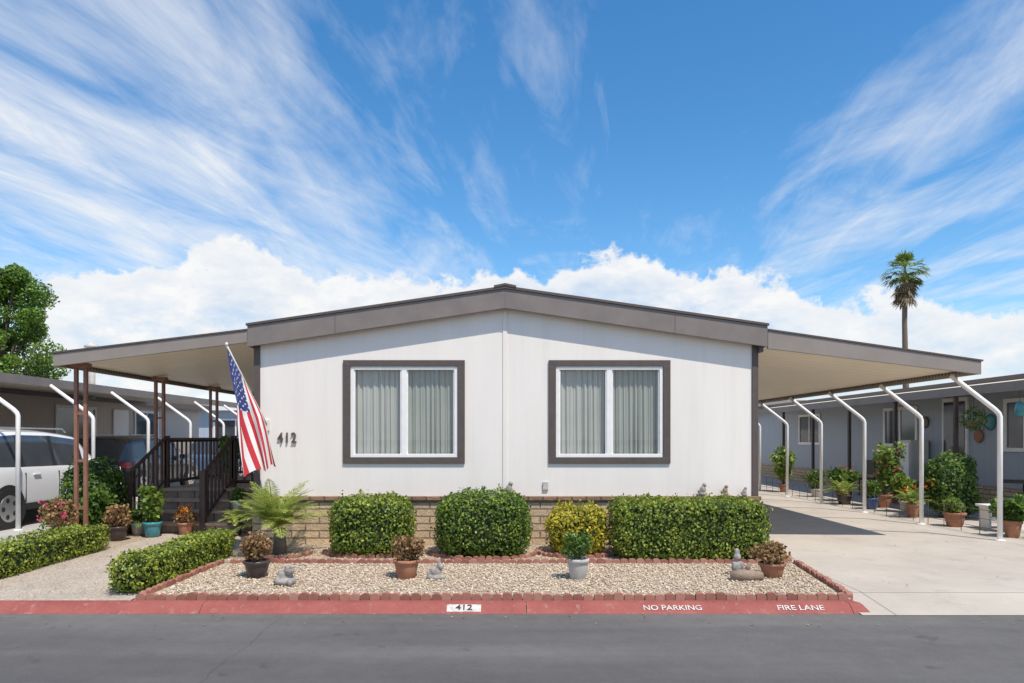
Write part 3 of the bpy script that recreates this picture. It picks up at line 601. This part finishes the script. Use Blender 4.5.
# ------------------------------------------------------------------ neighbouring homes
M_cglass=mat('dark_glass',(.05,.06,.07),.08,.2,2,spec=.8)
def home(name,x0,x1,y0,y1,ze,zr_,wallm,trimm,wins_side=[],side=1,wins_front=[],axis='y',roofm=M_roof):
    E=empty(name)
    box('walls',x0,x1,y0,y1,.5,ze,wallm,E); box('skirting',x0+.03,x1-.03,y0+.03,y1-.03,-.05,.499,M_skirt,E)
    if axis=='y':
        xm=(x0+x1)/2
        prism('roof',[(x0-.35,ze),(x0-.35,ze+.2),(xm,zr_),(x1+.35,ze+.2),(x1+.35,ze)],y0-.3,y1+.3,roofm,E)
        for xx in(x0-.37,x1+.35): box('fascia',xx,xx+.02,y0-.32,y1+.32,ze-.03,ze+.21,trimm,E)
    else:
        ym=(y0+y1)/2; v=[(x,y,z) for x in(x0-.3,x1+.3) for y,z in((y0-.35,ze),(y0-.35,ze+.2),(ym,zr_),(y1+.35,ze+.2),(y1+.35,ze))]
        mesh('roof',v,[(0,1,2,3,4),(9,8,7,6,5)]+[(i,(i+1)%5,5+(i+1)%5,5+i) for i in range(5)],roofm,E,recalc=True)
        box('fascia',x0-.32,x1+.32,y0-.38,y0-.352,ze-.03,ze+.22,trimm,E)
    xs_=x1 if side>0 else x0
    for (a,b,z0,z1) in wins_side:
        s=side
        def bx(n,d0,d1,ya,yb,za,zb_,m): box(n,min(xs_+s*d0,xs_+s*d1),max(xs_+s*d0,xs_+s*d1),ya,yb,za,zb_,m,E)
        bx('window_glass',.002,.012,a,b,z0,z1,M_cglass); bx('window_trim',.002,.04,a-.08,a,z0-.08,z1+.08,M_white);bx('window_trim',.002,.04,b,b+.08,z0-.08,z1+.08,M_white)
        bx('window_trim',.002,.04,a,b,z1,z1+.08,M_white);bx('window_trim',.002,.04,a,b,z0-.08,z0,M_white); bx('window_bar',.013,.03,(a+b)/2-.03,(a+b)/2+.03,z0,z1,M_white)
    for (a,b,z0,z1) in wins_front:
        box('window_glass',a,b,y0-.012,y0-.002,z0,z1,M_cglass,E)
        for n,q in(('t',(a-.08,b+.08,z1,z1+.08)),('b',(a-.08,b+.08,z0-.08,z0)),('l',(a-.08,a,z0,z1)),('r',(b,b+.08,z0,z1)),('m',((a+b)/2-.03,(a+b)/2+.03,z0,z1))): box('window_trim_'+n,q[0],q[1],y0-.04,y0-.013,q[2],q[3],M_white,E)
    return E
M_taupe=siding('taupe_siding',(.52,.44,.37),.2,.5,.06,1); M_slate=siding('slate_siding',(.36,.40,.45),.2,.4,.05,1); M_blue=siding('blue_grey_siding',(.40,.47,.54),.3,.4,.05,0); M_beige=siding('beige_siding',(.60,.55,.47),.3,.4,.05,0)
M_whiteroof=mat('white_metal_roof',(.6,.62,.64),.5,.08,2)
nl=home('neighbour_home_taupe',-20.5,-13,11.5,29,2.72,3.35,M_taupe,M_brown,[(19.8,21.6,1.45,2.45),(15.5,17.0,1.45,2.45),(24,25.5,1.45,2.45)],1)
box('door',-12.995,-12.95,22.6,23.5,.5,2.5,M_white,nl)
tube('vent_pipe',[(-12.1,20,2.7),(-12.1,20,4.2)],.09,M_greypot,nl,10); lathe('vent_cap',[(.2,0),(.2,.05),(.02,.18)],-12.1,20,4.2,M_greypot,nl,12)
NC=empty('neighbour_carport')
prism('roof_pan',[(-13.3,2.86),(-13.3,2.94),(-9.12,2.72),(-9.12,2.64)],10.6,24,M_under,NC); box('outer_beam',-9.12,-9.07,10.58,24,2.57,2.74,M_fascia,NC)
prism('front_fascia',[(-13.3,2.80),(-13.3,2.97),(-9.12,2.75),(-9.12,2.57)],10.55,10.598,M_fascia,NC)
bent_posts(NC,-8.2,-9.05,2.6,[11.5+2.1*i for i in range(6)],1.98,M_white)
nr=home('neighbour_home_slate',10.6,18.5,12.3,30,2.62,3.3,M_slate,M_brown,[(13.4,14.4,1.35,2.3),(17.6,19,1.4,2.3),(23,24.5,1.4,2.3)],-1)
box('door',10.555,10.597,15.6,16.5,.5,2.5,M_white,nr); box('screen_door',10.54,10.552,15.68,16.42,.6,2.4,M_cglass,nr)
NP=empty('neighbour_porch_cover')
prism('roof_pan',[(9.35,2.50),(9.35,2.58),(10.59,2.78),(10.59,2.70)],11.8,26,M_under,NP); box('outer_beam',9.30,9.35,11.78,26,2.42,2.60,M_fascia,NP)
prism('front_fascia',[(9.35,2.44),(9.35,2.61),(10.59,2.81),(10.59,2.64)],11.76,11.80,M_fascia2,NP)
for y in(12,14.2,16.4,18.6,20.8,23): box('post',9.36,9.43,y,y+.07,0,2.5,M_rail,NP)
hb=empty('hanging_lantern'); lathe('lantern',[(.01,.3),(.07,.24),(.09,.12),(.07,.02),(.02,0)],9.5,12.6,1.95,M_teal,hb,12); tube('chain',[(9.5,12.6,2.24),(9.5,12.6,2.52)],.006,M_brown,hb,5)
hb=empty('hanging_basket'); lathe('basket',[(.05,0),(.13,.08),(.15,.16)],9.6,14.0,1.75,M_wood,hb,12); quads('leaves',clump((9.6,14,1.93),.25,500,.05),M_green,hb); tube('chain',[(9.6,14,1.9),(9.6,14,2.55)],.006,M_brown,hb,5)
tb=empty('patio_table'); lathe('top',[(.42,0),(.44,.02),(.42,.04)],9.9,13.0,.70,M_rail,tb,24); tube('leg',[(9.9,13,0),(9.9,13,.7)],.035,M_rail,tb)
for q in range(3):
    ch=empty('patio_chair'); cx_,cy_=(9.85,12.2+q*2.6+ (1.4 if q else 0)); 
    box('seat',cx_-.24,cx_+.24,cy_-.24,cy_+.24,.42,.46,M_rail,ch,.01); box('backrest',cx_+.20,cx_+.24,cy_-.22,cy_+.22,.55,.95,M_rail,ch,.01)
    for ax in(-.22,.19):
        for ay in(-.22,.19): box('leg',cx_+ax,cx_+ax+.03,cy_+ay,cy_+ay+.03,0,.415 if ax<0 else .95,M_rail,ch)
cb=empty('storage_cabinet'); box('carcass',10.1,10.55,17.0,17.5,0,1.5,M_beige,cb,.01); box('door_panel',10.07,10.097,17.04,17.46,.08,1.44,M_white,cb,.005); box('handle',10.05,10.068,17.4,17.42,.7,.85,M_rail,cb)
for (y,z,sz,m) in((14.9,1.9,.18,M_teal),(15.25,1.6,.15,M_terra),(12.9,2.0,.16,M_white),(12.6,1.6,.14,M_terra),(17.2,1.95,.15,M_wood)):
    w_=empty('wall_plaque'); lathe('disc',[(sz*.4,0),(sz,.01),(sz*.9,.03),(sz*.3,.035)],0,0,0,m,w_,16); w_.location=(10.58,y,z); w_.rotation_euler=(0,-math.pi/2,0)
home('distant_home_blue',-16,-6.5,33,41,2.9,3.9,M_blue,M_white,[],1,[(-14,-12,1.4,2.4),(-10,-8.2,1.4,2.4)],'x',M_whiteroof)
home('distant_home_beige',-34,-20,36,44,2.9,3.8,M_beige,M_brown,[],1,[(-30,-28,1.4,2.4),(-25,-23,1.4,2.4)],'x')
home('distant_home_white',6,16,33,41,2.8,3.6,M_beige,M_brown,[],1,[(8,9.5,1.4,2.4),(12,14,1.4,2.4)],'x')
home('distant_home_grey',20,36,34,42,3.0,3.9,M_blue,M_brown,[],1,[(24,26,1.4,2.4)],'x')
E=empty('distant_tree_row'); a=[]
for i in range(70):
    x=-95+i*2.8+random.uniform(-1,1); y=random.uniform(55,75); r=random.uniform(1.4,2.4); a.append(clump((x,y,r*.9),r,380,.35,(1.2,1,random.uniform(.8,1.1))))
quads('leaves',np.concatenate(a),M_far,E)
for i in range(20): tube('trunk',[(-90+i*9.5,65,-.1),(-90+i*9.5,65,3)],.2,M_bark,E,6)
# ------------------------------------------------------------------ big tree left
T=empty('broadleaf_tree'); tx,ty=-26.6,36
tube('trunk',[(tx,ty,-.1),(tx+.1,ty,2),(tx-.1,ty+.1,4.2),(tx+.1,ty,6.5)],[.36,.28,.22,.12],M_bark,T,12)
a=[]; random.seed(5)
for k in range(95):
    an=random.uniform(0,6.28); t=random.random(); zz=3.4+t*6.9; prof=math.sin(math.pi*(.12+.80*t))**.7*3.0; rr=prof*random.uniform(.3,1.0)
    c=(tx+math.cos(an)*rr,ty+math.sin(an)*rr,zz); r=random.uniform(.4,.8)
    a.append(clump(c,r,480,.15,(1.15,1.15,.8)))
    if k%4==0: tube('limb',[(tx,ty,3.0+t*2.2),((tx+c[0])/2,(ty+c[1])/2,(3.0+t*2.2+c[2])/2+.1),c],[.11,.07,.03],M_bark,T,6)
quads('leaves',np.concatenate(a),M_tree,T)
# ------------------------------------------------------------------ tall fan palm right
T=empty('fan_palm_tree'); px_,py_=29.3,50
tube('trunk',[(px_+.1,py_,-.1),(px_+.05,py_,5),(px_-.05,py_,10),(px_,py_,13.6)],[.30,.21,.17,.19],M_bark,T,12)
o=[]; dead=[]
def fan(base,az,el,L,fr,store):
    d=np.array([math.cos(az)*math.cos(el),math.sin(az)*math.cos(el),math.sin(el)]); side=np.array([-math.sin(az),math.cos(az),0]); b=np.array(base); q=b+d*L
    store+=[b-side*.02,b+side*.02,q+side*.02,q-side*.02]
    up=np.cross(d,side)
    for k in range(13):
        s=(k/12-.5)*2.3; dd=d*math.cos(s)+side*math.sin(s)+up*random.uniform(-.2,.2); dd[2]-=.12; e=q+dd*fr*random.uniform(.7,1.1); e[2]-=.14*fr; mm=q+dd*fr*.55; w=np.cross(dd,up); w=w/np.linalg.norm(w)*.042
        store+=[q,mm+w,e,mm-w]
for k in range(64):
    el=random.uniform(-.8,1.5); fan((px_,py_,13.75),k*2.399,el,random.uniform(.65,1.1),random.uniform(.55,.9),o)
for k in range(44): fan((px_,py_,13.4-random.uniform(0,1.2)),k*2.399,random.uniform(-1.35,-.75),random.uniform(.4,.75),random.uniform(.5,.75),dead)
quads('fronds',np.array(o),leafmat('fan_palm_leaf',(.06,.11,.022),(.30,.38,.07),None,.3,1.2),T); quads('dead_fronds',np.array(dead),M_thatch,T)
# ------------------------------------------------------------------ cars
def car(name,xc,y0,L,w,hgt,paint):
    E=empty(name); sc=L/4.6; hz=hgt/1.7
    st=[(0,.86,.88,.90,0),(.06,.95,.97,1.02,0),(.42,.99,1.02,1.58,1),(.58,1,1.02,1.66,1),(1.25,1,1.0,1.70,1),(1.33,1,1.0,1.70,1),(2.1,1,.99,1.69,1),(2.18,1,.99,1.69,1),(2.95,1,.98,1.62,1),(3.02,1,.98,1.59,1),(3.72,.99,.97,1.06,0),(4.25,.96,.88,.96,0),(4.52,.9,.76,.80,0),(4.6,.8,.6,.66,0)]
    v=[];f=[];mi=[]; nr=17
    for (y,ws,belt,top,cab) in st:
        W_=w/2*ws
        if cab: half=[(.82*W_,.24),(.97*W_,.34),(W_,.60),(W_*.995,belt-.12),(W_*.965,belt),(W_*.955,belt+.02),(W_*.80,top-.10),(W_*.70,top-.015),(0,top+.02)]
        else: half=[(.82*W_,.26),(.97*W_,.36),(W_,.56),(W_*.99,belt-.14),(W_*.95,belt-.03),(W_*.90,belt),(W_*.8,belt+(top-belt)*.6),(W_*.6,top-.01),(0,top+.01)]
        ring_=[(x,z) for x,z in half]+[(-x,z) for x,z in half[-2::-1]]
        for x,z in ring_: v.append((xc+x,y0+y*sc,z*hz))
    for i in range(len(st)-1):
        for j in range(nr-1):
            f.append((i*nr+j,i*nr+j+1,(i+1)*nr+j+1,(i+1)*nr+j)); g=0
            if j in(5,10) and i in(3,5,7): g=1
            if j in(5,10) and i in(4,6,8): g=2
            if i in(1,9) and j in(6,7,8,9): g=1
            if j in(0,15): g=2
            mi.append(g)
    f.append(tuple(range(nr))); mi.append(0); f.append(tuple(range(len(st)*nr-nr,len(st)*nr))); mi.append(0)
    o=mesh('body',v,f,[paint,M_cglass,M_black],E,smooth=True,recalc=False,mi=mi)
    bm=bmesh.new(); bm.from_mesh(o.data)
    cl=bm.edges.layers.float.new('crease_edge'); vl=bm.verts.layers.float.new('crease_vert')
    for e in bm.edges:
        if len(e.link_faces)==2 and e.link_faces[0].material_index!=e.link_faces[1].material_index:
            e[cl]=.95
            for q in e.verts:
                if 1 in {g_.material_index for g_ in q.link_faces}: q[vl]=.8
    bmesh.ops.recalc_face_normals(bm,faces=bm.faces); bm.to_mesh(o.data); bm.free()
    ss=o.modifiers.new('s','SUBSURF'); ss.levels=2; ss.render_levels=2
    R=.345*hz
    for yy in(.88*sc,3.72*sc):
        for s in(-1,1):
            def disc(n,r,a,b,m,seg=28):
                vv=[(xc+s*(w/2+q),y0+yy+r*math.cos(t),R+r*math.sin(t)) for q in(a,b) for t in np.linspace(0,2*math.pi,seg,endpoint=False)]
                ff=[tuple(range(seg)),tuple(range(seg,2*seg))]+[(k,(k+1)%seg,seg+(k+1)%seg,seg+k) for k in range(seg)]
                mesh(n,vv,ff,m,E,recalc=True,bevel=.008)
            disc('wheel_arch',R*1.17,-.12,.006,M_black); disc('tyre',R,-.2,.012,M_black); disc('rim',R*.66,-.1,.016,M_rim)
            for k in range(5):
                an2=k*1.2566+.628; q=.42; c2,s2=math.cos(an2),math.sin(an2)
                hole=[(xc+s*(w/2+.0175),y0+yy+R*(q*c2+.13*math.cos(t)),R+R*(q*s2+.13*math.sin(t))) for t in np.linspace(0,6.28,9)[:-1]]
                mesh('rim_opening',hole,[tuple(range(8))],M_black,E)
    for s in(-1,1):
        box('mirror',min(xc+s*(w/2),xc+s*(w/2+.17)),max(xc+s*(w/2),xc+s*(w/2+.17)),y0+2.95*sc,y0+3.08*sc,.98*hz,1.13*hz,paint,E,.03)
        box('tail_light',min(xc+s*(w/2-.12),xc+s*(w/2+.005)),max(xc+s*(w/2-.12),xc+s*(w/2+.005)),y0+.03,y0+.28,.82*hz,.98*hz,M_tail,E,.02)
        for yy in(1.5,2.45): box('door_handle',min(xc+s*(w/2-.01),xc+s*(w/2+.02)),max(xc+s*(w/2-.01),xc+s*(w/2+.02)),y0+yy*sc,y0+(yy+.18)*sc,.88*hz,.91*hz,paint,E,.006)
        for yy in(1.30,2.20,3.06): box('door_gap',min(xc+s*(w/2-.02),xc+s*(w/2+.0015)),max(xc+s*(w/2-.02),xc+s*(w/2+.0015)),y0+yy*sc,y0+(yy+.012)*sc,.42*hz,.93*hz,M_black,E)
        box('sill_trim',min(xc+s*(w/2-.04),xc+s*(w/2+.008)),max(xc+s*(w/2-.04),xc+s*(w/2+.008)),y0+1.3*sc,y0+3.3*sc,.30*hz,.40*hz,M_black,E,.01)
        tube('roof_rail',[(xc+s*w*.35,y0+.7*sc,1.66*hz),(xc+s*w*.35,y0+.8*sc,1.715*hz),(xc+s*w*.35,y0+2.7*sc,1.715*hz),(xc+s*w*.35,y0+2.8*sc,1.65*hz)],.014,M_rim,E,6)
    return E
M_rim=mat('alloy',(.55,.56,.57),.3,.05,metal=.8); M_tail=mat('tail_lens',(.35,.02,.02),.2,.1)
def carpaint(n,c):
    m=mat(n,c,.25,.03,2); m.node_tree.nodes['Principled BSDF'].inputs['Coat Weight'].default_value=.8; return m
car('parked_suv',-9.38,10.75,4.6,1.86,1.72,carpaint('white_car_paint',(.76,.76,.75)))
car('parked_car',-10.6,17.4,4.5,1.84,1.62,carpaint('black_car_paint',(.02,.022,.026)))
car('parked_car',-11.0,25.2,4.4,1.84,1.55,carpaint('blue_car_paint',(.10,.16,.28)))

# ------------------------------------------------------------------ light & sky
ld=Vector((-.7,1.1,-2.4)).normalized()
sl=bpy.data.lights.new('sun','SUN'); sl.energy=5.0; sl.angle=math.radians(.5); sl.color=(1,.925,.82); so=link(bpy.data.objects.new('sun',sl)); so.rotation_euler=ld.to_track_quat('-Z','Y').to_euler(); so.location=(20,-30,50)
w=bpy.data.worlds.new('World'); S.world=w; w.use_nodes=True; nt=NT(w.node_tree); bg=w.node_tree.nodes['Background']
sky=nt.n('ShaderNodeTexSky',sky_type='NISHITA'); sky.sun_disc=False; sky.sun_elevation=math.asin(-ld.z); sky.sun_rotation=math.atan2(-ld.x,-ld.y); sky.air_density=1.0; sky.dust_density=.3; sky.ozone_density=2.0
tc=nt.n('ShaderNodeTexCoord'); sp=nt.n('ShaderNodeSeparateXYZ'); d=tc.outputs['Generated']; nt.l(d,sp.inputs[0]); X,Y,Z=sp.outputs
hs=nt.n('ShaderNodeHueSaturation'); hs.inputs['Hue'].default_value=.497; hs.inputs['Saturation'].default_value=1.32; hs.inputs['Value'].default_value=1.85; nt.l(sky.outputs[0],hs.inputs['Color']); skyc=hs.outputs[0]
zc=nt.math('MAXIMUM',Z,.03); u=nt.math('DIVIDE',nt.math('SUBTRACT',X,nt.math('MULTIPLY',Y,.14)),zc); vv=nt.math('DIVIDE',Y,zc)
M=nt.ramp(nt.math('DIVIDE',nt.math('ADD',u,3.0),5.5),[(0,(.7,)*3),(.12,(.9,)*3),(.25,(.95,)*3),(.36,(.62,)*3),(.44,(.26,)*3),(.50,(.12,)*3),(.53,(.34,)*3),(.56,(.08,)*3),(.66,(.10,)*3),(.715,(.55,)*3),(.77,(.68,)*3),(.83,(.38,)*3),(.92,(.55,)*3),(1,(.6,)*3)],'B_SPLINE')
n1=nt.noise(nt.combine(nt.math('ADD',nt.math('MULTIPLY',u,1.35),nt.math('MULTIPLY',vv,.12)),nt.math('MULTIPLY',vv,.45),0),1.5,6,.6,.8)
n2=nt.noise(nt.combine(nt.math('MULTIPLY',u,3.6),nt.math('MULTIPLY',vv,.75),3.3),1.5,6,.68,1.0)
n3=nt.noise(nt.combine(u,vv,7.7),.9,3,.6)
ci=nt.math('ADD',nt.math('ADD',nt.math('ADD',nt.math('MULTIPLY',n1,1.25),nt.math('MULTIPLY',n2,.6)),nt.math('MULTIPLY',M,.62)),nt.math('MULTIPLY',n3,.3))
ci=nt.math('MULTIPLY',nt.math('SUBTRACT',ci,1.20),1.5,clamp=True); ci=nt.math('MULTIPLY',nt.math('POWER',ci,1.25),.92)
az=nt.math('ARCTAN2',X,Y); e=nt.math('DIVIDE',Z,nt.math('SQRT',nt.math('ADD',nt.math('MULTIPLY',X,X),nt.math('MULTIPLY',Y,Y))))
env=[(-.8,.10),(-.637,.12),(-.533,.212),(-.40,.255),(-.291,.242),(-.18,.236),(-.11,.240),(0,.232),(.08,.244),(.167,.266),(.305,.240),(.408,.204),(.468,.172),(.557,.172),(.645,.15),(.8,.13)]
ev=nt.ramp(nt.math('DIVIDE',nt.math('ADD',az,.8),1.6),[((a_+.8)/1.6,(b_,)*3) for a_,b_ in env])
c1=nt.noise(nt.vscale(d,(1,1,1.5)),9,5,.56,.15); c2=nt.noise(d,26,5,.6)
# billow: folded noise gives rounded cauliflower tops
bl=nt.math('SUBTRACT',1,nt.math('MULTIPLY',nt.math('ABSOLUTE',nt.math('SUBTRACT',c2,.5)),4.0))
t=nt.math('SUBTRACT',nt.math('ADD',ev,nt.math('ADD',nt.math('MULTIPLY',nt.math('SUBTRACT',c1,.48),.16),nt.math('MULTIPLY',nt.math('SUBTRACT',bl,.65),.028))),e)
cum=nt.math('MULTIPLY',t,70,clamp=True)
low=nt.math('DIVIDE',t,.12,clamp=True)
lit=nt.math('ADD',nt.math('MULTIPLY',bl,.35),nt.math('SUBTRACT',nt.math('MULTIPLY',nt.noise(nt.vscale(d,(1,1,2.2)),13,5,.62),2.6),.95),clamp=True)
shade=nt.math('SUBTRACT',1,nt.math('MULTIPLY',nt.math('ADD',nt.math('MULTIPLY',low,.75),.22),nt.math('SUBTRACT',1.0,lit)),clamp=True)
ccol=nt.mix(shade,(4.8,6.0,7.8,1),(9.7,9.65,9.55,1))
cumd=nt.math('MULTIPLY',cum,nt.math('SUBTRACT',1,nt.math('MULTIPLY',low,nt.math('SUBTRACT',.5,nt.math('MULTIPLY',lit,.5)),),clamp=True))
out=nt.mix(ci,skyc,(8.7,9.0,9.4,1)); out=nt.mix(nt.math('MULTIPLY',cumd,.97),out,ccol)
nt.l(out,bg.inputs[0]); bg.inputs[1].default_value=.1
# ------------------------------------------------------------------ camera
cam=bpy.data.cameras.new('camera'); co=link(bpy.data.objects.new('camera',cam)); co.location=(0,0,1.56); co.rotation_euler=(math.pi/2,0,0)
cam.sensor_width=36; cam.lens=24.01; cam.shift_x=.0068; cam.shift_y=.094; cam.clip_end=3000; cam.clip_start=.05
S.camera=co
S.view_settings.view_transform='Standard'; S.view_settings.look='None'; S.view_settings.exposure=0
